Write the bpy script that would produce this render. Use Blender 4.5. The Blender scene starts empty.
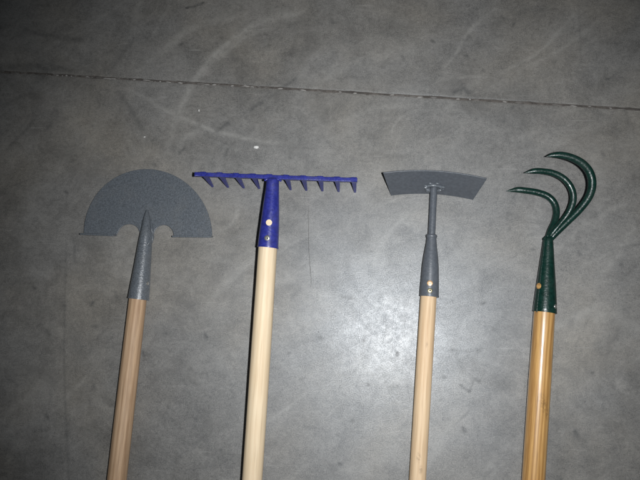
import bpy, bmesh, math, random
import numpy as np
from mathutils import Vector, Matrix
random.seed(7)
scene = bpy.context.scene
COL = scene.collection

# ------------------------------------------------------------------ camera
H = 0.90                       # camera height above the floor
F = 600.0                      # focal length in photo pixels (640 wide)
NAD = (372.0, 335.0)           # photo pixel straight below the lens
zc = -Vector(((NAD[0]-320)/F, -(NAD[1]-240)/F, -1.0)).normalized()   # world up in camera axes
yc = Vector((0, 1, 0)); yc = (yc - zc*yc.dot(zc)).normalized()
xc = yc.cross(zc)
R = Matrix((xc, yc, zc))       # camera axes -> world
CAM = Vector((0, 0, H))
cam = bpy.data.cameras.new('camera'); cam.sensor_width = 36; cam.lens = 36*F/640
cam.clip_start = 0.01; cam.clip_end = 60
cam_o = bpy.data.objects.new('camera', cam); COL.objects.link(cam_o)
cam_o.matrix_world = Matrix.Translation(CAM) @ R.to_4x4()
scene.camera = cam_o

# ------------------------------------------------------------------ light
world = bpy.data.worlds.new('World'); scene.world = world; world.use_nodes = True
bg = world.node_tree.nodes['Background']
bg.inputs[0].default_value = (0.75, 0.88, 1.0, 1); bg.inputs[1].default_value = 0.03
fl = bpy.data.lights.new('camera_flash', 'SPOT')       # the built-in flash, right of the lens
fl.energy = 43.0; fl.color = (0.96, 0.98, 1.0); fl.shadow_soft_size = 0.009
fl.spot_size = math.radians(86); fl.spot_blend = 1.0
fl_o = bpy.data.objects.new('camera_flash', fl); COL.objects.link(fl_o)
right = R @ Vector((1, 0, 0)); up = R @ Vector((0, 1, 0))
fl_o.location = CAM + right*0.056 + up*0.006
scene.view_settings.view_transform = 'Standard'; scene.view_settings.look = 'None'
scene.view_settings.exposure = 0.0; scene.view_settings.gamma = 1.0
scene.view_settings.use_curve_mapping = False
scene.render.resolution_x = 1024; scene.render.resolution_y = 768

def P(u, v, z=0.0):
    """photo pixel -> world point on the level plane at height z"""
    d = R @ Vector(((u-320)/F, -(v-240)/F, -1.0))
    return CAM + d*((z-H)/d.z)
def pxsize(p):
    return -((R.transposed() @ (p-CAM)).z)/F
aim = P(372, 262) - fl_o.location
fl_o.rotation_euler = aim.to_track_quat('-Z', 'Y').to_euler()

# ------------------------------------------------------------------ node helpers
class NT:
    def __init__(s, name):
        s.m = bpy.data.materials.new(name); s.m.use_nodes = True
        s.t = s.m.node_tree; s.b = s.t.nodes['Principled BSDF']
    def n(s, kind, **kw):
        nd = s.t.nodes.new(kind)
        for k, v in kw.items():
            if k.startswith('i_'):
                key = k[2:]; key = int(key) if key.isdigit() else key.replace('_', ' ')
                s.put(nd.inputs[key], v)
            else: setattr(nd, k, v)
        return nd
    def put(s, sock, v):
        if isinstance(v, bpy.types.NodeSocket): s.t.links.new(v, sock)
        elif isinstance(v, bpy.types.Node): s.t.links.new(v.outputs[0], sock)
        else: sock.default_value = v
    def math(s, op, a, b=0.0, clamp=False):
        nd = s.t.nodes.new('ShaderNodeMath'); nd.operation = op; nd.use_clamp = clamp
        s.put(nd.inputs[0], a); s.put(nd.inputs[1], b); return nd.outputs[0]
    def noise(s, vec, scale, detail=3, rough=0.55, dist=0.0):
        return s.n('ShaderNodeTexNoise', i_Vector=vec, i_Scale=scale, i_Detail=detail, i_Roughness=rough, i_Distortion=dist).outputs['Fac']
    def mapr(s, v, a, b, c=0.0, d=1.0):
        nd = s.n('ShaderNodeMapRange'); s.put(nd.inputs[0], v)
        for i, q in enumerate((a, b, c, d)): nd.inputs[i+1].default_value = q
        return nd.outputs[0]
    def mix(s, fac, a, b, mode='MIX'):
        nd = s.t.nodes.new('ShaderNodeMix'); nd.data_type = 'RGBA'; nd.blend_type = mode
        s.put(nd.inputs[0], fac); s.put(nd.inputs[6], a); s.put(nd.inputs[7], b); return nd.outputs[2]
    def coords(s, scale=(1, 1, 1), rot=(0, 0, 0), loc=(0, 0, 0)):
        tc = s.n('ShaderNodeTexCoord')
        mp = s.n('ShaderNodeMapping'); s.t.links.new(tc.outputs['Object'], mp.inputs[0])
        mp.inputs['Scale'].default_value = scale; mp.inputs['Rotation'].default_value = rot; mp.inputs['Location'].default_value = loc
        return mp.outputs[0]
    def bump(s, h, strength, dist, normal=None):
        nd = s.n('ShaderNodeBump'); s.put(nd.inputs['Height'], h)
        nd.inputs['Strength'].default_value = strength; nd.inputs['Distance'].default_value = dist
        if normal is not None: s.put(nd.inputs['Normal'], normal)
        return nd.outputs[0]
    def out(s, **kw):
        for k, v in kw.items(): s.put(s.b.inputs[k.replace('_', ' ')], v)
        return s.m
def c4(r, g, b): return (r, g, b, 1)

# ------------------------------------------------------------------ materials
def mat_concrete():
    m = NT('polished_concrete'); co = m.coords(); st = m.coords((1.0, 3.0, 1), (0, 0, math.radians(38)))
    big = m.noise(co, 5.0, 5, 0.65, 0.9); mid = m.noise(co, 19, 5, 0.62, 0.8); fine = m.noise(co, 130, 4, 0.65)
    grain = m.noise(co, 620, 2, 0.6); streak = m.noise(st, 26, 5, 0.65, 0.4)
    v = m.math('MULTIPLY', big, 0.40)
    for t, w in ((mid, 0.30), (streak, 0.13), (m.noise(co, 55, 8, 0.8, 0.5), 0.26), (m.noise(co, 190, 6, 0.85), 0.56), (grain, 0.56)): v = m.math('ADD', v, m.math('MULTIPLY', t, w))
    v = m.mapr(v, 0.86, 1.34)
    col = m.mix(v, c4(0.070, 0.067, 0.062), c4(0.285, 0.274, 0.253))
    warm = m.mapr(m.noise(co, 5.5, 3, 0.5, 0.3), 0.42, 0.68)
    col = m.mix(warm, m.mix(1.0, col, c4(1.0, 1.0, 1.015), 'MULTIPLY'), m.mix(1.0, col, c4(1.03, 0.985, 0.925), 'MULTIPLY'))
    # old stains with crisp ragged outlines, and paler worn patches
    s1 = m.mapr(m.noise(co, 8.5, 10, 0.74, 1.1), 0.50, 0.62); s2 = m.mapr(m.noise(m.coords(loc=(3, 7, 0)), 16, 10, 0.78, 1.6), 0.53, 0.66)
    s3 = m.mapr(m.noise(m.coords((1, 1.7, 1), (0, 0, 0.8), (9, 2, 0)), 11, 10, 0.76, 1.3), 0.51, 0.66)
    col = m.mix(m.math('MULTIPLY', s1, 0.30), col, c4(0.078, 0.072, 0.064)); col = m.mix(m.math('MULTIPLY', s2, 0.32), col, c4(0.062, 0.058, 0.053))
    col = m.mix(m.math('MULTIPLY', s3, 0.20), col, c4(0.32, 0.31, 0.29))
    # worn marks carried on the slab (polished tyre arcs, dark rubber scuffs)
    brk = m.mapr(m.noise(co, 75, 4, 0.7), 0.34, 0.62, 0.40, 1.45)
    sc = m.math('MULTIPLY', m.n('ShaderNodeAttribute', attribute_name='scuff').outputs['Fac'], brk)
    sd = m.math('MULTIPLY', m.n('ShaderNodeAttribute', attribute_name='stain').outputs['Fac'], brk)
    col = m.mix(sc, col, c4(0.48, 0.465, 0.43)); col = m.mix(sd, col, c4(0.030, 0.029, 0.027))
    # pinholes and pits
    vor = m.n('ShaderNodeTexVoronoi', i_Vector=co, i_Scale=75.0); vor.inputs['Randomness'].default_value = 1
    pit = m.mapr(vor.outputs['Distance'], 0.05, 0.12, 1.0, 0.0)
    pit = m.math('MULTIPLY', pit, m.mapr(m.noise(co, 31, 2), 0.55, 0.66))
    col = m.mix(m.math('MULTIPLY', pit, 0.5), col, c4(0.04, 0.039, 0.037))
    # short dark flecks and fine scratches
    fk = m.mapr(m.noise(m.coords((1, 2.2, 1), (0, 0, 0.9)), 210, 3, 0.75), 0.61, 0.71)
    fk = m.math('MULTIPLY', fk, m.mapr(m.noise(co, 13, 3, 0.6), 0.36, 0.60))
    col = m.mix(m.math('MULTIPLY', fk, 0.62), col, c4(0.045, 0.043, 0.04))
    for ang, loc in ((0.7, 3.0), (-0.5, 8.0), (1.4, 5.0)):
        sx = m.noise(m.coords((14, 240, 1), (0, 0, ang), (loc, loc, 0)), 1.0, 1, 0.4, 0.15)
        sx = m.math('MULTIPLY', m.mapr(sx, 0.70, 0.76), m.mapr(m.noise(co, 9+loc, 2), 0.5, 0.62))
        col = m.mix(m.math('MULTIPLY', sx, 0.16), col, c4(0.42, 0.41, 0.385))
    h = m.math('ADD', m.math('MULTIPLY', grain, 0.8), m.math('MULTIPLY', m.noise(co, 1500, 2, 0.6), 0.7))
    h = m.math('SUBTRACT', h, m.math('MULTIPLY', pit, 1.2))
    nrm = m.bump(h, 0.5, 0.00015)
    rg = m.math('ADD', m.mapr(m.math('ADD', grain, m.math('MULTIPLY', mid, 0.6)), 0.55, 1.05, 0.56, 0.42), m.math('MULTIPLY', sd, 0.2))
    return m.out(Base_Color=col, Roughness=rg, Normal=nrm, Specular_IOR_Level=0.72, Specular_Tint=c4(0.82, 0.91, 1.0), Coat_Weight=m.mapr(m.math('ADD', m.math('MULTIPLY', grain, 0.35), m.math('ADD', m.math('MULTIPLY', fine, 0.35), m.math('MULTIPLY', m.noise(co, 62, 5, 0.7, 0.6), 0.45))), 0.44, 0.72, 0.08, 0.46), Coat_Roughness=m.mapr(fine, 0.3, 0.7, 0.36, 0.27), Coat_Normal=nrm)

def mat_wood(name, pale, dark, grain, rough, coat=0.0, sc=1.0, off=0.0, knots=()):
    m = NT(name); co = m.coords((1, 1, 0.06), (0.05, 0.08, 0), (off, off*0.7, off)); raw = m.coords(loc=(off, off, off))
    a = m.noise(co, 95*sc, 4, 0.6, 2.0); b = m.noise(co, 420*sc, 3, 0.6); big = m.noise(raw, 11, 2)
    rings = m.n('ShaderNodeTexWave', i_Vector=co, wave_type='BANDS', bands_direction='X', i_Scale=48*sc, i_Distortion=7.0, i_Detail=3.0).outputs['Fac']
    v = m.math('ADD', m.math('MULTIPLY', a, 0.5), m.math('MULTIPLY', rings, 0.30))
    v = m.math('ADD', v, m.math('MULTIPLY', b, 0.5))
    v = m.mapr(v, 0.42, 0.92)
    col = m.mix(m.math('MULTIPLY', v, grain), c4(*pale), c4(*dark))
    col = m.mix(m.mapr(big, 0.4, 0.7, 0.0, 0.35), col, m.mix(1.0, col, c4(0.86, 0.74, 0.62), 'MULTIPLY'))
    spots = m.mapr(m.noise(m.coords((1, 1, 0.3), loc=(off, 0, 1)), 60, 3, 0.7), 0.70, 0.78)
    col = m.mix(m.math('MULTIPLY', spots, 0.45), col, c4(0.10, 0.07, 0.045))
    pore = m.mapr(m.noise(m.coords((1, 1, 0.02), loc=(off*2, off, 0)), 900*sc, 2, 0.5), 0.56, 0.70)
    col = m.mix(m.math('MULTIPLY', pore, 0.5*grain), col, c4(*[x*0.55 for x in dark]))
    rawc = m.coords()
    for (kx, ky, kz_, kr) in knots:
        sub = m.n('ShaderNodeVectorMath', operation='SUBTRACT'); m.put(sub.inputs[0], rawc); sub.inputs[1].default_value = (kx, ky, kz_)
        mul = m.n('ShaderNodeVectorMath', operation='MULTIPLY'); m.put(mul.inputs[0], sub); mul.inputs[1].default_value = (1, 1, 0.5)
        ln = m.n('ShaderNodeVectorMath', operation='LENGTH'); m.put(ln.inputs[0], mul)
        kf = m.math('MULTIPLY', m.mapr(ln.outputs['Value'], 0, kr, 1, 0), m.mapr(m.noise(raw, 260, 4, 0.7), 0.40, 0.58))
        col = m.mix(m.math('MULTIPLY', kf, 0.55), col, c4(0.07, 0.035, 0.015))
    nrm = m.bump(m.math('ADD', a, b), 0.25, 0.0006)
    return m.out(Base_Color=col, Roughness=m.mapr(b, 0.3, 0.7, rough-0.05, rough+0.08), Normal=nrm, Coat_Weight=coat, Coat_Roughness=0.13)

def mat_paint(name, c, rough, mott=0.25, bscale=900, bstr=0.15, sparkle=0.0, spec=0.5, dust=0.25, coat=0.0):
    m = NT(name); co = m.coords()
    a = m.noise(co, bscale*0.5, 3, 0.65); f = m.noise(co, bscale, 2, 0.6); big = m.noise(co, 28, 4, 0.6)
    lo = c4(*[x*(1-mott) for x in c]); hi = c4(*[min(1, x*(1+mott)) for x in c])
    col = m.mix(m.mapr(a, 0.38, 0.62), lo, hi)
    if sparkle:
        vo = m.n('ShaderNodeTexVoronoi', i_Vector=co, i_Scale=bscale*0.5)
        col = m.mix(m.math('MULTIPLY', m.mapr(vo.outputs['Distance'], 0.1, 0.45, 1, 0), sparkle), col, c4(*[min(1, x*1.9+0.02) for x in c]))
    col = m.mix(m.math('MULTIPLY', m.mapr(big, 0.52, 0.75), dust), col, c4(0.16, 0.155, 0.145))
    rg = m.mapr(m.math('ADD', m.math('MULTIPLY', big, 0.6), m.math('MULTIPLY', f, 0.4)), 0.35, 0.65, rough-0.06, rough+0.12)
    return m.out(Base_Color=col, Roughness=rg, Normal=m.bump(a if sparkle else f, bstr, 0.0006), Specular_IOR_Level=spec, Coat_Weight=coat, Coat_Roughness=0.12)

def mat_metal(name, c, rough):
    m = NT(name); co = m.coords(); a = m.noise(co, 700, 3)
    return m.out(Base_Color=m.mix(a, c4(*[x*0.7 for x in c]), c4(*c)), Metallic=0.9, Roughness=rough, Normal=m.bump(a, 0.2, 0.0003))

def mat_joint():
    m = NT('joint_filler'); co = m.coords(); a = m.noise(co, 120, 5, 0.7); b = m.noise(co, 18, 3)
    col = m.mix(m.mapr(a, 0.35, 0.65), c4(0.055, 0.048, 0.043), c4(0.125, 0.110, 0.098))
    col = m.mix(m.mapr(b, 0.5, 0.65, 0, 0.6), col, c4(0.045, 0.040, 0.037))
    return m.out(Base_Color=col, Roughness=0.85, Normal=m.bump(a, 0.6, 0.002))
def mat_chalk(name, c):
    m = NT(name); co = m.coords(); a = m.noise(co, 500, 4, 0.7)
    return m.out(Base_Color=m.mix(a, c4(*[x*0.7 for x in c]), c4(*c)), Roughness=0.8, Normal=m.bump(a, 0.4, 0.001))

def on_handle(top, low, u, v, z):
    q = (low-top).normalized().to_track_quat('Z', 'Y').to_matrix().to_4x4()
    return tuple((Matrix.Translation(top) @ q).inverted() @ P(u, v, z))
def knots_for(top, low, lst): return [on_handle(top, low, u, v, z)+(r_,) for u, v, z, r_ in lst]
M_CONC = mat_concrete(); M_JOINT = mat_joint()
M_CHALK = mat_chalk('chalky_mortar', (0.34, 0.325, 0.305)); M_CHALK2 = mat_chalk('dull_mortar', (0.20, 0.188, 0.175)); M_WHITE = mat_chalk('white_paint_crumb', (0.82, 0.81, 0.78))
M_CRACK = mat_chalk('crack_dirt', (0.115, 0.11, 0.104))
M_HAMMER = mat_paint('hammered_grey_paint', (0.104, 0.116, 0.130), 0.24, 0.20, 860, 0.8, 0.30, 0.6, 0.22)
M_GREY = mat_paint('satin_grey_paint', (0.092, 0.102, 0.117), 0.36, 0.10, 420, 0.30, 0, 0.5, 0.06)
M_BLUE = mat_paint('blue_enamel', (0.023, 0.029, 0.205), 0.30, 0.18, 380, 0.35, 0, 0.5, 0.12, 0.15)
M_GREEN = mat_paint('dark_green_enamel', (0.0036, 0.0235, 0.0175), 0.32, 0.22, 330, 0.55, 0, 0.42, 0.05, 0.05)
M_W_EDGER = mat_wood('pinkish_ash_wood', (0.55, 0.385, 0.245), (0.32, 0.20, 0.115), 0.95, 0.64, off=1.3)
M_W_RAKE = mat_wood('pale_lime_wood', (0.76, 0.62, 0.43), (0.60, 0.455, 0.29), 0.6, 0.64, off=4.1)
M_W_HOE = mat_wood('light_beech_wood', (0.74, 0.56, 0.365), (0.55, 0.375, 0.215), 0.75, 0.62, off=7.7,
    knots=knots_for(P(428.8, 294, .0150), P(418.2, 480, .0128), [(418.5, 458, .026, .005), (421, 470, .025, .004), (427, 345, .027, .003)]))
M_W_CULT = mat_wood('varnished_golden_ash', (0.64, 0.385, 0.145), (0.30, 0.145, 0.042), 0.9, 0.34, 0.6, 1.2, off=11.9,
    knots=knots_for(P(544.9, 309, .0180), P(534.2, 480, .0165), [(541, 399, .033, .006), (545, 406, .032, .007), (547.5, 414, .029, .005), (538, 352, .033, .003)]))
M_ZINC = mat_metal('zinc_screw', (0.75, 0.74, 0.70), 0.32); M_BRASS = mat_metal('brassy_screw', (0.62, 0.56, 0.36), 0.35)
M_DARK = mat_chalk('dark_slot', (0.015, 0.015, 0.015))

# ------------------------------------------------------------------ mesh helpers
def link(name, me, mat, parent=None, M=None, smooth=None):
    o = bpy.data.objects.new(name, me); COL.objects.link(o)
    if mat: me.materials.append(mat)
    if smooth is not None:
        for p in me.polygons: p.use_smooth = True
        me.set_sharp_from_angle(angle=math.radians(smooth))
    M = M or Matrix.Identity(4)
    if parent is not None:
        o.parent = parent
        o.matrix_local = WM[parent.name].inverted() @ M
    else: o.matrix_world = M
    WM[o.name] = M.copy()
    return o
WM = {}
def mesh(name, verts, faces):
    me = bpy.data.meshes.new(name); me.from_pydata([tuple(v) for v in verts], [], faces); me.update(); return me
def centred(verts):
    c = sum((Vector(v) for v in verts), Vector())/len(verts)
    return Matrix.Translation(c), [Vector(v)-c for v in verts]
def part(name, verts, faces, mat, parent, smooth=40, bevel=0.0):
    M, vs = centred(verts); o = link(name, mesh(name, vs, faces), mat, parent, M, smooth)
    if bevel:
        b = o.modifiers.new('bevel', 'BEVEL'); b.width = bevel; b.segments = 2; b.limit_method = 'ANGLE'; b.angle_limit = math.radians(45)
    return o
def thing(name, loc, label, cat):
    o = bpy.data.objects.new(name, None); COL.objects.link(o); o.location = loc; o.empty_display_size = 0.05
    o['label'] = label; o['category'] = cat; WM[o.name] = Matrix.Translation(loc); return o
def catmull(pts, n):
    """pts: list of tuples (any length) -> n interpolated tuples"""
    A = np.array(pts, float); k = len(A); out = []
    for t in np.linspace(0, k-1-1e-9, n):
        i = int(t); f = t-i
        p0, p1, p2, p3 = A[max(i-1, 0)], A[i], A[min(i+1, k-1)], A[min(i+2, k-1)]
        out.append(0.5*((2*p1)+(-p0+p2)*f+(2*p0-5*p1+4*p2-p3)*f*f+(-p0+3*p1-3*p2+p3)*f**3))
    return out
def tube(pts, radii, seg=20, flat=None, jitter=0.0, updir=Vector((0, 0, 1))):
    """swept tube; flat = list of vertical squash factors"""
    V = []; Fc = []; n = len(pts); pts = [Vector(p) for p in pts]
    for i in range(n):
        t = (pts[min(i+1, n-1)]-pts[max(i-1, 0)]).normalized()
        sx = t.cross(updir).normalized(); sy = sx.cross(t).normalized()
        for k in range(seg):
            a = 2*math.pi*k/seg; r = radii[i]*(1+random.uniform(-jitter, jitter)); f = flat[i] if flat else 1.0
            V.append(pts[i]+sx*(math.cos(a)*r)+sy*(math.sin(a)*r*f))
    for i in range(n-1):
        for k in range(seg):
            k2 = (k+1) % seg; Fc.append((i*seg+k, i*seg+k2, (i+1)*seg+k2, (i+1)*seg+k))
    Fc.append(tuple(reversed(range(seg)))); Fc.append(tuple(range((n-1)*seg, n*seg)))
    return V, Fc
def prism(bottom, top):
    n = len(bottom); Fc = [tuple(reversed(range(n))), tuple(range(n, 2*n))]
    for i in range(n): j = (i+1) % n; Fc.append((i, j, n+j, n+i))
    return list(bottom)+list(top), Fc

def make_handle(root, top, low, length, profile, mat, seg=28):
    """round wooden handle; local Z runs along it from the socket; profile = [(distance, radius)]"""
    ax = (low-top).normalized(); q = ax.to_track_quat('Z', 'Y').to_matrix().to_4x4()
    prof = profile+[(length-0.012, profile[-1][1]), (length-0.004, profile[-1][1]*0.9), (length, profile[-1][1]*0.6)]
    ds = []
    for (a, ra), (b, rb) in zip(prof[:-1], prof[1:]):
        n = max(1, int((b-a)/0.03))
        for i in range(n): f = i/n; ds.append((a+(b-a)*f, ra+(rb-ra)*f))
    ds.append(prof[-1])
    pts = []; rad = []
    for d, r in ds:
        w = 0.0009*math.sin(d*4.3+top.x*40)
        pts.append(Vector((w, w*0.5, d))); rad.append(r*(1+0.008*math.sin(d*17+top.x*90)))
    V, Fc = tube(pts, rad, seg, updir=Vector((1, 0, 0)))
    return link('handle', mesh('handle', V, Fc), mat, root, Matrix.Translation(top) @ q, 50)

def disc(name, root, p, nrm, r, h, mat, seg=18, dome=0.0):
    q = nrm.to_track_quat('Z', 'Y').to_matrix().to_4x4()
    V = []; Fc = []
    rings = [(r, -h), (r, h*0.6), (r*0.85, h), (r*0.45, h+dome*0.8)]
    for rr, z in rings:
        for k in range(seg): a = 2*math.pi*k/seg; V.append(Vector((math.cos(a)*rr, math.sin(a)*rr, z)))
    V.append(Vector((0, 0, h+dome)))
    for i in range(len(rings)-1):
        for k in range(seg): k2 = (k+1) % seg; Fc.append((i*seg+k, i*seg+k2, (i+1)*seg+k2, (i+1)*seg+k))
    b = (len(rings)-1)*seg
    for k in range(seg): Fc.append((b+k, b+(k+1) % seg, len(V)-1))
    return link(name, mesh(name, V, Fc), mat, root, Matrix.Translation(p) @ q, 50)
def surf(ctr, ax, rad, u, v):
    """point on the round socket (axis point ctr, direction ax, radius rad) where the photo ray (u,v) first hits it"""
    o = CAM; d = (R @ Vector(((u-320)/F, -(v-240)/F, -1.0))).normalized()
    w = o-ctr; dp = d-ax*d.dot(ax); wp = w-ax*w.dot(ax)
    a = dp.dot(dp); b = 2*dp.dot(wp); c = wp.dot(wp)-rad*rad; D = max(b*b-4*a*c, 0)
    p = o+d*((-b-math.sqrt(D))/(2*a)); n = (p-ctr); n = (n-ax*n.dot(ax)).normalized()
    return p, n

# ------------------------------------------------------------------ floor
J0 = P(0, 71.5); J1 = P(640, 109.5)
JS = (J1-J0).normalized(); JT = Vector((-JS.y, JS.x, 0)); JO = (J0+J1)/2       # along / across the joint
def st(p): d = p-JO; return d.dot(JS), d.dot(JT)
MARKS = [  # kind, pixel polyline, half width in mm, strength
 ('l', [(167,155),(172,130),(182,105),(197,78),(215,55),(235,38),(255,25),(280,17),(310,10)], 5.5, .20),
 ('l', [(132,75),(150,60),(170,45),(190,30),(215,21),(250,12)], 6, .13),
 ('l', [(120,87),(145,97),(165,110),(190,121),(215,131),(240,137),(270,142),(300,143)], 3.0, .17),
 ('l', [(205,310),(225,285),(250,262),(285,240),(300,236)], 5, .12),
 ('l', [(440,72),(455,55),(470,30),(500,5)], 2.5, .13), ('l', [(495,75),(535,55),(560,30),(580,8)], 2.5, .12),
 ('l', [(448,78),(490,77)], 2, .12), ('l', [(520,70),(560,50),(600,20)], 3, .10),
 ('l', [(300,100),(340,70),(395,52),(440,48)], 9, .08), ('l', [(230,300),(300,270),(345,262)], 14, .07),
 ('l', [(590,120),(600,200),(604,290)], 12, .06), ('l', [(20,230),(60,160),(110,140)], 14, .06),
 ('d', [(186,8),(195,6),(203,3)], 2.4, .62), ('d', [(25,30),(50,36),(82,40)], 5, .32), ('d', [(0,68),(30,66),(70,70)], 7, .30),
 ('d', [(110,72),(122,55),(134,38)], 4, .22), ('d', [(217,131),(228,123)], 3, .45), ('d', [(252,109),(262,102)], 3, .45),
 ('d', [(246,118),(249,121)], 3, .35), ('d', [(282,88),(296,78)], 3.5, .30), ('d', [(228,123),(252,108),(285,86),(330,62)], 7, .13),
 ('d', [(180,153),(184,149)], 3.5, .45), ('d', [(225,156),(228,149)], 3.5, .35), ('d', [(117,92),(130,108),(142,128)], 5, .27),
 ('d', [(12,144),(22,134),(33,121)], 4, .28), ('d', [(48,128),(52,123)], 4, .25), ('d', [(455,92),(462,88),(468,93)], 4, .55),
 ('d', [(461,94),(462,84)], 2, .5), ('d', [(66,240),(65,300),(64,360),(66,420),(69,480)], 2.2, .26),
 ('d', [(74,240),(75,262)], 4, .30), ('d', [(60,296),(63,306)], 5, .25), ('d', [(47,331),(49,334)], 4, .4), ('d', [(46,415),(48,418)], 3, .45),
 ('d', [(20,300),(70,318),(110,312)], 20, .10), ('d', [(115,292),(117,297)], 3, .35),
 ('d', [(397,353),(398,355)], 2.6, .7), ('d', [(363,340),(364,341)], 2.2, .6), ('d', [(455,360),(480,372),(500,384)], 14, .20),
 ('d', [(460,385),(470,392)], 1.8, .5), ('d', [(470,390),(474,380)], 1.6, .4), ('d', [(450,350),(480,352)], 2, .2), ('d', [(340,296),(354,299)], 2, .3),
 ('d', [(140,340),(190,320),(215,330)], 22, .13), ('d', [(463,428),(465,432)], 3, .4), ('d', [(575,432),(577,436)], 4, .5),
 ('d', [(610,250),(640,244)], 2, .22), ('d', [(578,252),(580,254)], 3, .5), ('d', [(575,210),(577,212)], 2.6, .45), ('d', [(602,152),(604,156)], 3, .3),
 ('d', [(625,110),(630,125)], 5, .22), ('d', [(455,425),(470,410)], 2, .22), ('d', [(205,334),(207,338)], 2.2, .5), ('d', [(143,351),(144,356)], 2.4, .55),
 ('d', [(230,60),(300,20)], 10, .10), ('d', [(500,20),(545,8)], 8, .16), ('d', [(200,210),(225,230),(235,260)], 20, .12), ('d', [(300,200),(290,300)], 24, .07),
 ('d', [(579,5),(581,62)], 2, .22), ('d', [(320,120),(360,95)], 14, .08), ('d', [(120,330),(118,450)], 5, .10), ('d', [(582,440),(590,470)], 10, .12),
]
_r = random.Random(21)
for _ in range(70):                      # faint trowel and traffic streaks, mostly running up to the right
    u, v = _r.uniform(-20, 660), _r.uniform(-20, 500); a = math.radians(_r.gauss(48, 16)); l = _r.uniform(12, 90); bend = _r.uniform(-6, 6)
    c_, s_ = math.cos(a)*l/2, math.sin(a)*l/2
    MARKS.append((_r.choice('lld'), [(u-c_, v+s_), (u+bend, v+bend), (u+c_, v-s_)], _r.uniform(1.8, 6), _r.uniform(.05, .13)))
for _ in range(90):                      # specks of dirt
    u, v = _r.uniform(0, 640), _r.uniform(0, 480); MARKS.append(('d', [(u, v), (u+_r.uniform(.3, 4), v+_r.uniform(-3, 3))], _r.uniform(1.8, 3.0), _r.uniform(.15, .5)))
rng = np.random.default_rng(5)
def axis(a, b, fine, far):
    core = list(np.arange(a, b+fine/2, fine)); lo = []; hi = []; x, s = a, fine
    while x > -far: s *= 1.6; x -= s; lo.append(x)
    x, s = b, fine
    while x < far: s *= 1.6; x += s; hi.append(x)
    return np.array(lo[::-1]+core+hi)
def slab(name, tvals, edge_first):
    S = axis(-0.62, 0.62, 0.002, 3.0); Tn = tvals
    ss, tt = np.meshgrid(S, Tn, indexing='ij')
    zz = np.zeros_like(ss)
    # ragged arris along the joint
    e = 0 if edge_first else -1; s2 = 1 if edge_first else -2
    w = np.cumsum(rng.normal(0, 1, len(S))); w -= np.convolve(w, np.ones(41)/41, 'same')
    w = np.convolve(w, np.ones(5)/5, 'same'); w = w/(np.std(w)+1e-9)*0.0003
    spall = np.zeros(len(S))
    for _ in range(26):
        c = rng.uniform(-0.6, 0.6); spall += rng.uniform(.0002, .0007)*np.exp(-((S-c)/rng.uniform(.002, .006))**2)
    sgn = 1 if edge_first else -1
    tt[:, e] += sgn*(w+spall); tt[:, s2] += sgn*(w*0.5+spall*0.7)
    zz[:, e] -= 0.0003
    vx = JO.x+ss*JS.x+tt*JT.x; vy = JO.y+ss*JS.y+tt*JT.y
    V = np.stack([vx, vy, zz], -1).reshape(-1, 3); nS, nT = ss.shape
    idx = np.arange(nS*nT).reshape(nS, nT)
    Q = np.stack([idx[:-1, :-1], idx[1:, :-1], idx[1:, 1:], idx[:-1, 1:]], -1).reshape(-1, 4)
    me = bpy.data.meshes.new(name)
    me.vertices.add(len(V)); me.vertices.foreach_set('co', V.astype(np.float32).ravel())
    me.loops.add(Q.size); me.loops.foreach_set('vertex_index', Q.astype(np.int32).ravel())
    me.polygons.add(len(Q)); me.polygons.foreach_set('loop_start', np.arange(0, Q.size, 4, dtype=np.int32))
    me.update(calc_edges=True); me.validate()
    L = np.zeros(len(V)); D = np.zeros(len(V))
    for kind, pl, hw, stg in MARKS:
        hw *= 0.001*(1.35 if kind == 'l' else 1.0); A = np.array([P(u, v)[:2] for u, v in pl])
        if len(A) > 2: A = np.array(catmull([tuple(a) for a in A], len(A)*6))
        pad = hw*3; sel = np.where((V[:, 0] > A[:, 0].min()-pad) & (V[:, 0] < A[:, 0].max()+pad) & (V[:, 1] > A[:, 1].min()-pad) & (V[:, 1] < A[:, 1].max()+pad))[0]
        if not len(sel): continue
        p = V[sel, :2]; best = np.full(len(sel), 1e9); fr = np.zeros(len(sel)); nseg = len(A)-1
        for si, (a, b) in enumerate(zip(A[:-1], A[1:])):
            ab = b-a; t = np.clip(((p-a) @ ab)/(ab @ ab+1e-12), 0, 1); q = a+t[:, None]*ab
            dd = np.hypot(*(p-q).T); nearer = dd < best; fr[nearer] = ((si+t)/nseg)[nearer]; best = np.minimum(best, dd)
        val = stg*np.exp(-(best/hw)**2*1.2)
        if kind == 'l': val = val*1.3*np.clip(np.sin(np.pi*fr), 0, 1)**0.6; L[sel] = np.maximum(L[sel], val)
        else: D[sel] = 1-(1-D[sel])*(1-val)
    for nm, arr in (('scuff', L), ('stain', D)):
        at = me.attributes.new(nm, 'FLOAT', 'POINT'); at.data.foreach_set('value', np.clip(arr, 0, 1).astype(np.float32))
    o = link(name, me, M_CONC, None, None, None)
    me.shade_smooth()
    o['kind'] = 'structure'; return o
JW = 0.0018                                    # half width of the joint
near = axis(-0.80, -JW, 0.002, 3.0); near = near[near <= -JW+1e-6]; near[-1] = -JW
far = axis(JW, 0.24, 0.002, 3.0); far = far[far >= JW-1e-6]; far[0] = JW
slab_near = slab('concrete_floor', near, False)
slab_far = slab('concrete_floor', far, True)
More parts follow.
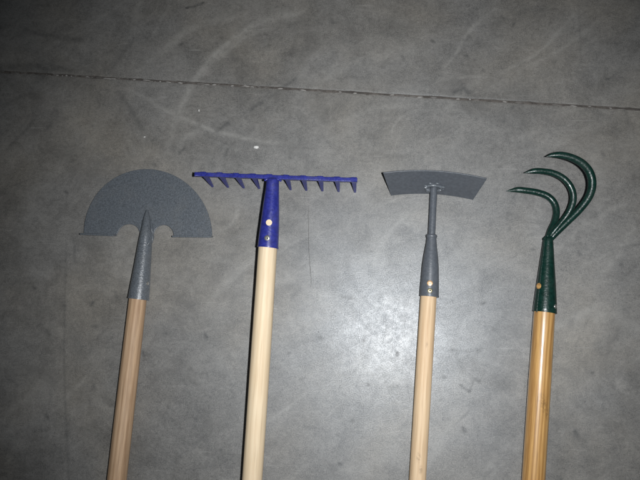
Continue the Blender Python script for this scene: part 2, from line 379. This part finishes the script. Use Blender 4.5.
# joint filler, sunk between the slabs
V = []; Fc = []; n = 300
for i in range(n+1):
    s = -3+6*i/n if i in (0, n) else -0.7+1.4*i/n
    for t, z in ((-0.006, -0.0026), (-0.0012, -0.0016+random.uniform(-.0004, .0004)), (0.0012, -0.0016+random.uniform(-.0004, .0004)), (0.006, -0.0026)):
        p = JO+JS*s+JT*t; V.append(Vector((p.x, p.y, z)))
for i in range(n):
    for k in range(3): Fc.append((i*4+k, (i+1)*4+k, (i+1)*4+k+1, i*4+k+1))
joint = link('floor_joint', mesh('floor_joint', V, Fc), M_JOINT, None, None, 60); joint['kind'] = 'structure'
def flake(name, c, lx, ly, h, mat, parent=None, ang=0.0):
    V = []; k = 9; a0 = random.random()*6
    for z, f in ((0.0, 1.0), (h*0.7, 0.85), (h, 0.45)):
        for i in range(k):
            a = 2*math.pi*i/k; random_r = 1+0.28*math.sin(a*2+a0)+random.uniform(-.2, .2)
            x = math.cos(a)*lx*f*random_r; y = math.sin(a)*ly*f*random_r
            V.append(Vector((c.x+x*math.cos(ang)-y*math.sin(ang), c.y+x*math.sin(ang)+y*math.cos(ang), c.z+z)))
    Fc = [tuple(range(2*k, 3*k))]+[(r*k+i, r*k+(i+1) % k, (r+1)*k+(i+1) % k, (r+1)*k+i) for r in range(2) for i in range(k)]
    return part(name, V, Fc, mat, parent, 60)
ja = math.atan2(JS.y, JS.x)
for _ in range(110):
    c = JO+JS*(random.uniform(-.6, .6) if random.random() < .5 else random.uniform(-.6, -.05))+JT*random.gauss(-.0003, .0008); c.z = -0.0015
    flake('mortar_chip', c, random.uniform(.0012, .0065), random.uniform(.0003, .0008), 0.0009, M_CHALK2, joint, ja+random.uniform(-.06, .06))
for u, l in [(57,2.5),(62,1.5),(66,3),(71,1.5),(87,3),(107,6),(113,4),(134,2),(146,5),(160,2),(168,4),(180,5),(207,4),(214,4),(232,3),(246,6),(252,3),(280,4),(303,5),(340,2),(355,4),(392,3),(420,5),(458,4),(470,2),(505,3),(574,5),(590,2),(611,2)]:
    v = 71.5+38*u/640; p = P(u, v); s, t = st(p); c = JO+JS*s+JT*random.uniform(-.0009, .0006); c.z = -0.0016
    flake('mortar_chip', c, l*0.0010, 0.0009+0.0004*random.random(), 0.0015, M_CHALK, joint, ja)
# hairline crack under the rake, a thin line of dirt in the slab
pl = catmull([(308.2,205),(308.3,215),(308.6,232),(308.8,250),(310,266),(311.2,282),(311,288)], 60)
V = []
for i, (u, v) in enumerate(pl):
    p = P(u+random.uniform(-.25, .25), v); w = 0.00030*(math.sin(math.pi*min(1, i/59*1.02)))**0.6*random.uniform(0.6, 1.2)+0.00006
    V += [Vector((p.x-w, p.y, 0.0003)), Vector((p.x+w, p.y, 0.0003))]
part('hairline_crack', V, [(2*i, 2*i+1, 2*i+3, 2*i+2) for i in range(59)], M_CRACK, slab_near, 60)
# loose crumbs
random.seed(12)
for (u, v, lx, ly, lab) in [(256, 147.2, .0036, .0029, 'largest white paint crumb lying between the rake and the joint'),
                            (199, 110.5, .0012, .0018, 'tiny white crumb beside the curved scuff left of the largest crumb'),
                            (144.5, 137, .0014, .0010, 'tiny pale crumb above the half-moon blade')]:
    o = flake('paint_crumb', P(u, v, 0.0), lx, ly, .0022 if lx > .003 else .001, M_WHITE, None, 0.4)
    o['label'] = lab; o['category'] = 'crumb'; o['group'] = 'white crumbs on the floor'

# ------------------------------------------------------------------ half-moon edger
def rad_at(u, v, z, width): return width/2*pxsize(P(u, v, z))
E = thing('half_moon_edger', P(138.2, 299, 0), 'half-moon edger with hammered grey blade and pinkish wooden handle', 'edging tool')
e_top = P(138.6, 296, .0150); e_low = P(117.0, 480, .0138)
make_handle(E, e_top, e_low, 1.15, [(0, rad_at(138, 300, .015, 17.4)), (.12, rad_at(128, 380, .015, 18.3)), (.29, rad_at(117, 480, .014, 19.6))], M_W_EDGER)
# socket: a rolled cone that runs out as a spine on the blade
sp = catmull([(138.4,299,.0152,20.6),(139.6,290,.0152,20.0),(142.0,270,.0147,17.0),(144.6,248,.0135,14.2),(145.8,236,.0138,12.0),(146.5,226,.0130,9.0),(146.9,217,.0116,6.0),(147.1,210,.0092,2.0)], 40)
pts = [P(u, v, z) for u, v, z, w in sp]; rad = [w/2*pxsize(p) for (u, v, z, w), p in zip(sp, pts)]
e_sock = part('socket', *tube(pts, rad, 24, flat=[1+0.25*(i/39)**2 for i in range(40)]), M_HAMMER, E, 35)
# rim of the rolled sheet at the socket mouth
rp = P(138.35, 299.4, .0152); rp2 = P(138.6, 297.8, .0152)
part('socket_rim', *tube([rp, rp2], [rad[0]*1.03]*2, 24), M_HAMMER, e_sock, 35)
# blade: plane rising from the rounded cutting edge to the tread edge
def eb(u, v):
    f = (v-169)/(236-169); return P(u, v, 0.0016+0.0075*max(0, min(1, f)))
outline = []
cx, cy, rx, ry = 147.9, 235.0, 64.2, 66.0
for i in range(61):
    a = math.pi - math.pi*i/60; outline.append((cx+math.cos(a)*rx, cy+1.2*math.cos(a)*1.3-math.sin(a)*ry))
outline.append((174.0, 236.4))
for i in range(1, 12):
    a = math.radians(8)+math.radians(155)*i/12; outline.append((163.6+10.0*math.cos(a), 235.5-10.6*math.sin(a)))
outline += [(153.0, 236.0), (141.0, 235.6)]
for i in range(1, 12):
    a = math.radians(25)+math.radians(150)*i/12; outline.append((129.0+11.2*math.cos(a), 234.5-10.4*math.sin(a)))
outline.append((116.5, 234.4))
topv = [eb(u, v) for u, v in outline]; botv = [p-Vector((0, 0, .0022)) for p in topv]
V, Fc = prism(list(reversed(botv)), list(reversed(topv)))
e_blade = part('blade', V, Fc, M_HAMMER, E, 40, 0.0005)
# folded treads standing up along the straight edge
for (u0, v0, u1, v1) in ((83.0, 234.2, 116.3, 235.6), (174.2, 236.6, 213.0, 237.0)):
    z0, z1 = .0070, .0200
    a, b = P(u0, v0, .009), P(u1, v1, .009); d = (b-a).normalized(); nrm = Vector((-d.y, d.x, 0)); th = .0022
    A = [a-nrm*.0006, b-nrm*.0006, b+nrm*th, a+nrm*th]
    lo = [Vector((p.x, p.y, z0)) for p in A]; hi = [Vector((p.x, p.y, z1))-nrm*.0022 for p in A]
    V, Fc = prism(lo, hi); part('tread', V, Fc, M_HAMMER, e_blade, 30, 0.0007)
# weld where the socket meets the blade
w = []
for s in (-1, 1):
    pl = catmull([(146.5+s*5.0, 243, .0120), (146.6+s*6.0, 236, .0098), (146.8+s*4.6, 228, .0093), (147.0+s*2.6, 217, .0088)], 14)
    pp = [P(*q) for q in pl]
    part('weld_bead', *tube(pp, [.0020*random.uniform(.7, 1.3) for _ in pp], 8), M_HAMMER, e_sock, 60)
ax = (e_low-e_top).normalized()
p, nn = surf(P(139.4, 288, .0152), ax, rad[4], 147.6, 283.5); disc('rivet', e_sock, p, nn, .0026, .0005, M_ZINC, dome=.0006)

pp = [P(*q) for q in catmull([(141.2, 236.5, .0165), (144.0, 242.5, .0200), (147.2, 245.0, .0208), (150.0, 240.5, .0190), (151.6, 234, .0150)], 18)]
part('weld_bead', *tube(pp, [.0012*random.uniform(.7, 1.3) for _ in pp], 8), M_HAMMER, e_sock, 60)

# ------------------------------------------------------------------ rake
K = thing('garden_rake', P(276, 188, 0), 'small blue rake with ten teeth and a pale wooden handle', 'rake')
ZB = 0.0600
k_top = P(267.8, 244, .0560); k_far = P(251.6, 480, .0455)
kd = (k_far-k_top); kd = Vector((kd.x, kd.y, 0)).normalized(); k_low = k_top+kd*1.22; k_low.z = .0138
def kz(v): return 0.0560+(0.0455-0.0560)*(v-244)/(480-244)
make_handle(K, k_top, P(251.6, 480, kz(480)), 1.22, [(0, rad_at(267, 250, .055, 18.9)), (.12, rad_at(262, 330, .052, 19.6)), (.30, rad_at(252, 480, .046, 20.4))], M_W_RAKE)
sp = catmull([(268.0,247.6,.0558,20.8),(268.5,240,.0560,20.4),(269.8,225,.0567,18.9),(271.2,205,.0578,16.2),(272.2,191,.0588,13.8),(272.6,184,.0592,12.9),(272.8,180.5,.0592,12.0),(272.9,178.6,.0592,7.6)], 36)
pts = [P(u, v, z) for u, v, z, w in sp]; krad = [w/2*pxsize(p) for (u, v, z, w), p in zip(sp, pts)]
k_sock = part('socket', *tube(pts, krad, 26), M_BLUE, K, 40)
part('socket_rim', *tube([P(267.95, 248.0, .0557), P(268.1, 246.6, .0558)], [krad[0]*1.03]*2, 26), M_BLUE, k_sock, 35)
kax = (P(251.6, 480, kz(480))-k_top).normalized()
p, nn = surf(P(269.2, 223, .0567), kax, rad_at(269, 223, .0567, 18.7), 269.0, 222.6); disc('rivet_hole', k_sock, p+nn*.0004, nn, .0044, .0004, M_W_RAKE)
p, nn = surf(P(268.3, 238, .0561), kax, rad_at(268, 238, .0561, 20.3), 267.2, 238.0); sc_ = disc('screw', k_sock, p, nn, .0040, .0008, M_ZINC, dome=.0007)
q = p+nn*.0014
V, Fc = prism([q+Vector((-.0004, -.0022, -.0006)), q+Vector((.0016, -.0022, -.0006)), q+Vector((.0016, .0006, -.0006)), q+Vector((-.0004, .0006, -.0006))],
              [q+Vector((-.0004, -.0022, .0006)), q+Vector((.0016, -.0022, .0006)), q+Vector((.0016, .0006, .0006)), q+Vector((-.0004, .0006, .0006))])
part('screw_slot', V, Fc, M_DARK, sc_, 30)
bl, br = P(194.5, 176.0, ZB), P(357.2, 182.0, ZB); bd = (br-bl).normalized(); bn = Vector((-bd.y, bd.x, 0)); BL = (br-bl).length
def bp(s, t, z): q = bl+bd*s+bn*t; return Vector((q.x, q.y, z))
# bar: flat strip with a rolled front edge, slightly rounded section
sec = [(0.0002, ZB-.0042), (0.0, ZB-.0004), (.0008, ZB+.0004), (.0056, ZB+.0002), (.0062, ZB-.0006), (.0062, ZB-.0042)]
V = []; Fc = []; n = 24
for i in range(n+1):
    s = BL*i/n; sag = 0.0006*math.sin(i*0.9)*0.4
    for t, z in sec: V.append(bp(s, t, z+sag))
k = len(sec)
for i in range(n):
    for j in range(k): Fc.append((i*k+j, i*k+(j+1) % k, (i+1)*k+(j+1) % k, (i+1)*k+j))
Fc += [tuple(range(k)), tuple(reversed(range(n*k, (n+1)*k)))]
k_bar = part('bar', V, [tuple(reversed(f)) for f in Fc], M_BLUE, K, 35, .0004)
# one tooth: shoulder folded over the back of the bar, tapering down to the floor
tl = []
for z, hw, t0, t1 in ((ZB-.0004, .0024, .0050, .0068), (ZB-.0012, .0040, .0046, .0074), (ZB-.004, .0048, .0044, .0078), (ZB-.010, .0045, .0042, .0078),
                      (ZB-.025, .0034, .0025, .0062), (ZB-.045, .0025, -.0002, .0032), (.0022, .0018, -.0020, .0008), (.0002, .0010, -.0019, -.0002)):
    tl.append([(-hw, t0, z), (hw, t0, z), (hw, t1, z), (-hw, t1, z)])
tc = Vector((0, .005, .03))
tv = [Vector((x, y, z))-tc for ring in tl for x, y, z in ring]
tf = [(0, 1, 2, 3)]+[(r*4+(i+1) % 4, r*4+i, (r+1)*4+i, (r+1)*4+(i+1) % 4) for r in range(len(tl)-1) for i in range(4)]
tf.append(tuple(reversed(range((len(tl)-1)*4, len(tl)*4))))
tme = mesh('tooth', tv, tf); bm = bmesh.new(); bm.from_mesh(tme); bmesh.ops.recalc_face_normals(bm, faces=bm.faces); bm.to_mesh(tme); bm.free(); tme.materials.append(M_BLUE)
for i in range(10):
    s = .0115+(BL-.0165)*i/9; c = bp(s, .005, .03)
    Mx = Matrix.Translation(c) @ Matrix.Rotation(math.atan2(bd.y, bd.x)+random.uniform(-.06, .06), 4, 'Z') @ Matrix.Rotation(random.uniform(-.02, .02), 4, 'Y')
    o = bpy.data.objects.new('tooth', tme); COL.objects.link(o); o.parent = K; o.matrix_local = WM[K.name].inverted() @ Mx
    b = o.modifiers.new('bevel', 'BEVEL'); b.width = .0006; b.segments = 2
# weld between socket and bar
pp = [P(u, v, .0604) for u, v in catmull([(264.5, 180.5), (268, 179), (273, 178.3), (278, 179.3), (281.5, 181.2)], 14)]
part('weld_bead', *tube(pp, [.0015*random.uniform(.8, 1.25) for _ in pp], 8), M_BLUE, k_bar, 60)

# ------------------------------------------------------------------ hoe
G = thing('draw_hoe', P(433, 195, 0), 'draw hoe with curved grey trapezoid blade on a thin neck and light wooden handle', 'hoe')
h_top = P(428.8, 294, .0150); h_low = P(418.2, 480, .0128)
make_handle(G, h_top, h_low, 1.20, [(0, rad_at(428, 300, .015, 16.0)), (.12, rad_at(424, 380, .014, 16.6)), (.30, rad_at(418, 480, .013, 17.0))], M_W_HOE)
sp = catmull([(429.2,296.4,.0152,19.0),(429.4,290,.0152,18.8),(430.0,277,.0154,17.6),(430.4,266,.0157,16.4),(430.8,256,.0160,14.4),(431.2,247,.0164,11.6),(431.5,240,.0167,10.0),(431.6,235.5,.0169,9.4)], 36)
pts = [P(u, v, z) for u, v, z, w in sp]; hrad = [w/2*pxsize(p) for (u, v, z, w), p in zip(sp, pts)]
h_sock = part('socket', *tube(pts, hrad, 26), M_GREY, G, 40)
part('socket_rim', *tube([P(429.2, 296.8, .0152), P(429.3, 295.4, .0152)], [hrad[0]*1.03]*2, 26), M_GREY, h_sock, 35)
cp = catmull([(431.55, 238, .0168, 9.9), (431.6, 236.6, .0169, 11.0), (431.7, 235.2, .0169, 10.8), (431.75, 234.3, .017, 8.6)], 8)
pts = [P(u, v, z) for u, v, z, w in cp]; part('collar', *tube(pts, [w/2*pxsize(p) for (u, v, z, w), p in zip(cp, pts)], 22), M_GREY, G, 40)
# blade geometry: arched plate standing on its short edge
BLT = math.radians(62); LB = 0.070
lo_l, lo_r, up_l, up_r = P(391, 195.3, .0012), P(473, 199.6, .0012), P(383, 172.6, .0471), P(487, 178.4, .0471)
def hb(a, f, off=0.0):
    """a across 0..1, f up 0..1"""
    lo = lo_l.lerp(lo_r, a); hi = up_l.lerp(up_r, a); p = lo.lerp(hi, f)
    d = (lo_r-lo_l).normalized(); n = Vector((-d.y, d.x, 0)); bow = 1-(2*a-1)**2
    nn = (n*math.sin(BLT)-Vector((0, 0, 1))*math.cos(BLT))
    return p+n*(.0058*bow+.0014*bow*f)+nn*off
V = []; Fc = []; na, nf = 28, 8
for side in (0, 1):
    for i in range(na+1):
        for j in range(nf+1): V.append(hb(i/na, j/nf, -.001 if side == 0 else .001))
def ix(s, i, j): return s*(na+1)*(nf+1)+i*(nf+1)+j
for i in range(na):
    for j in range(nf):
        Fc.append((ix(0, i, j), ix(0, i+1, j), ix(0, i+1, j+1), ix(0, i, j+1))); Fc.append((ix(1, i, j), ix(1, i, j+1), ix(1, i+1, j+1), ix(1, i+1, j)))
for i in range(na):
    Fc.append((ix(0, i, 0), ix(1, i, 0), ix(1, i+1, 0), ix(0, i+1, 0))); Fc.append((ix(0, i, nf), ix(0, i+1, nf), ix(1, i+1, nf), ix(1, i, nf)))
for j in range(nf):
    Fc.append((ix(0, 0, j), ix(0, 0, j+1), ix(1, 0, j+1), ix(1, 0, j))); Fc.append((ix(0, na, j), ix(1, na, j), ix(1, na, j+1), ix(0, na, j+1)))
h_blade = part('blade', V, Fc, M_GREY, G, 30, .0005)
# neck rod
att = hb(0.512, 0.30)
pa = P(431.6, 236, .0169); pts = [pa.lerp(att, i/12) for i in range(13)]
part('neck', *tube(pts, [3.6*pxsize(p) for p in pts], 18), M_GREY, G, 40)
# ring of weld round the neck on the blade face
d = (lo_r-lo_l).normalized(); upv = (hb(.5, .6)-hb(.5, .2)).normalized(); fn = d.cross(upv)
if fn.y > 0: fn = -fn
ring = []
for i in range(21):
    a = 2*math.pi*i/20; ring.append(att+fn*.0022+d*math.cos(a)*.0120+upv*(math.sin(a)*.0062))
part('weld_bead', *tube(ring, [.0029*random.uniform(.6, 1.35) for _ in ring], 8, updir=fn), M_HAMMER, h_blade, 60)
for a, f in ((-.012, .004), (.013, .003), (-.006, .010), (.004, .0105)):
    c = att+fn*.002+d*a+upv*f
    ring = [c-d*.003, c-d*.001, c+d*.001, c+d*.003]; part('weld_bead', *tube(ring, [.0008, .002, .0018, .0007], 8, updir=fn), M_HAMMER, h_blade, 60)
hax = (h_low-h_top).normalized()
p, nn = surf(P(429.8, 283, .0153), hax, rad_at(430, 283, .0153, 18.2), 429.9, 283.2); disc('rivet_hole', h_sock, p+nn*.0003, nn, .0040, .0004, M_W_CULT)
p, nn = surf(P(429.5, 290, .0152), hax, rad_at(430, 290, .0152, 18.8), 430.0, 290.6); s_ = disc('screw', h_sock, p, nn, .0037, .0007, M_BRASS, dome=.0004)
disc('screw_slot', s_, p+nn*.0009, nn, .0013, .0006, M_DARK)

# ------------------------------------------------------------------ three-tine cultivator
T = thing('hand_cultivator', P(546, 238, 0), 'dark green three-pronged cultivator with varnished golden wooden handle', 'cultivator')
c_top = P(544.9, 309, .0180); c_low = P(534.2, 480, .0165)
make_handle(T, c_top, c_low, 1.20, [(0, rad_at(545, 312, .018, 20.4)), (.10, rad_at(540, 380, .017, 22.0)), (.29, rad_at(534, 480, .016, 22.2))], M_W_CULT)
sp = catmull([(544.8,312.2,.0182,22.6),(545.1,306,.0183,22.2),(546.0,288,.0186,19.0),(546.9,268,.0190,15.0),(547.8,250,.0195,11.4),(548.2,240,.0198,9.4),(548.6,237.5,.0198,7.0)], 36)
pts = [P(u, v, z) for u, v, z, w in sp]; crad = [w/2*pxsize(p) for (u, v, z, w), p in zip(sp, pts)]
c_sock = part('socket', *tube(pts, crad, 26), M_GREEN, T, 40)
part('socket_rim', *tube([P(544.8, 312.6, .0182), P(544.9, 311.4, .0182)], [crad[0]*1.025]*2, 26), M_GREEN, c_sock, 35)
# overlapped seam of the rolled sheet on the left flank
seam = []
for i in range(0, 34):
    u, v, z, w = sp[i]; p, nn = surf(P(u, v, z), (P(534.2, 480, .0165)-c_top).normalized(), crad[i], u-w*0.36, v); seam.append(p-nn*.0003)
part('seam', *tube(seam, [.0009]*len(seam), 8), M_GREEN, c_sock, 60)
cax = (c_low-c_top).normalized()
p, nn = surf(P(546.0, 286, .0186), cax, rad_at(546, 286, .0186, 18.7), 538.9, 286.0); disc('rivet_hole', c_sock, p+nn*.0003, nn, .0042, .0004, M_W_CULT)
p, nn = surf(P(545.2, 306, .0183), cax, rad_at(545, 306, .0183, 22.2), 555.3, 306.5); disc('screw', c_sock, p, nn, .0028, .0009, M_ZINC, dome=.0008)
def tine(pl, n=56):
    q = catmull(pl, n); pts = [P(u, v, z) for u, v, z, w in q]; N = len(q)
    rad = [0.45*w*pxsize(p) for (u, v, z, w), p in zip(q, pts)]
    fl_ = [1.0 if i < N*0.72 else 1.0-0.45*((i-N*0.72)/(N*0.28)) for i in range(N)]
    part('tine', *tube(pts, rad, 18, flat=fl_), M_GREEN, T, 60)
tine([(547.5,240,.0185,6.6),(550.5,231,.0150,7.4),(554.6,222,.0110,7.6),(556.4,212,.0080,7.6),(554.2,203,.0070,7.6),(547.5,196.2,.0068,7.6),(537.0,192.4,.0066,7.4),(526,190.6,.0064,7.0),(518.0,189.8,.0060,6.6),(512.5,190.3,.0052,4.2),(506.2,191.2,.0045,0.5)])
tine([(548.6,239.5,.0205,6.6),(553.5,232,.0220,7.2),(563,221,.0270,7.4),(570.4,209.5,.0320,7.4),(573.4,198,.0350,7.4),(571.0,187.5,.0370,7.4),(563.8,178.6,.0380,7.2),(553.5,173.2,.0385,7.0),(543,171.2,.0390,6.6),(535.5,170.9,.0392,6.4),(530.5,171.6,.0390,4.2),(524.6,172.9,.0388,0.5)])
tine([(550.0,239.8,.0195,6.6),(555.0,234,.0220,7.4),(566.5,222.5,.0310,8.0),(579.5,209.5,.0420,8.4),(589.0,196.5,.0510,8.8),(592.2,184,.0570,9.0),(589.6,172.2,.0610,9.0),(582,163.2,.0640,8.8),(571.5,157.6,.0655,8.2),(561,155.0,.0660,7.6),(553.5,155.0,.0660,5.2),(546.4,156.6,.0655,0.5)])
pp = [P(*q) for q in catmull([(543.8, 239.5, .0215), (546.0, 236.5, .0250), (549.5, 236.0, .0262), (553.0, 238.5, .0225)], 14)]
part('weld_bead', *tube(pp, [.0016*random.uniform(.7, 1.3) for _ in pp], 8), M_GREEN, c_sock, 60)
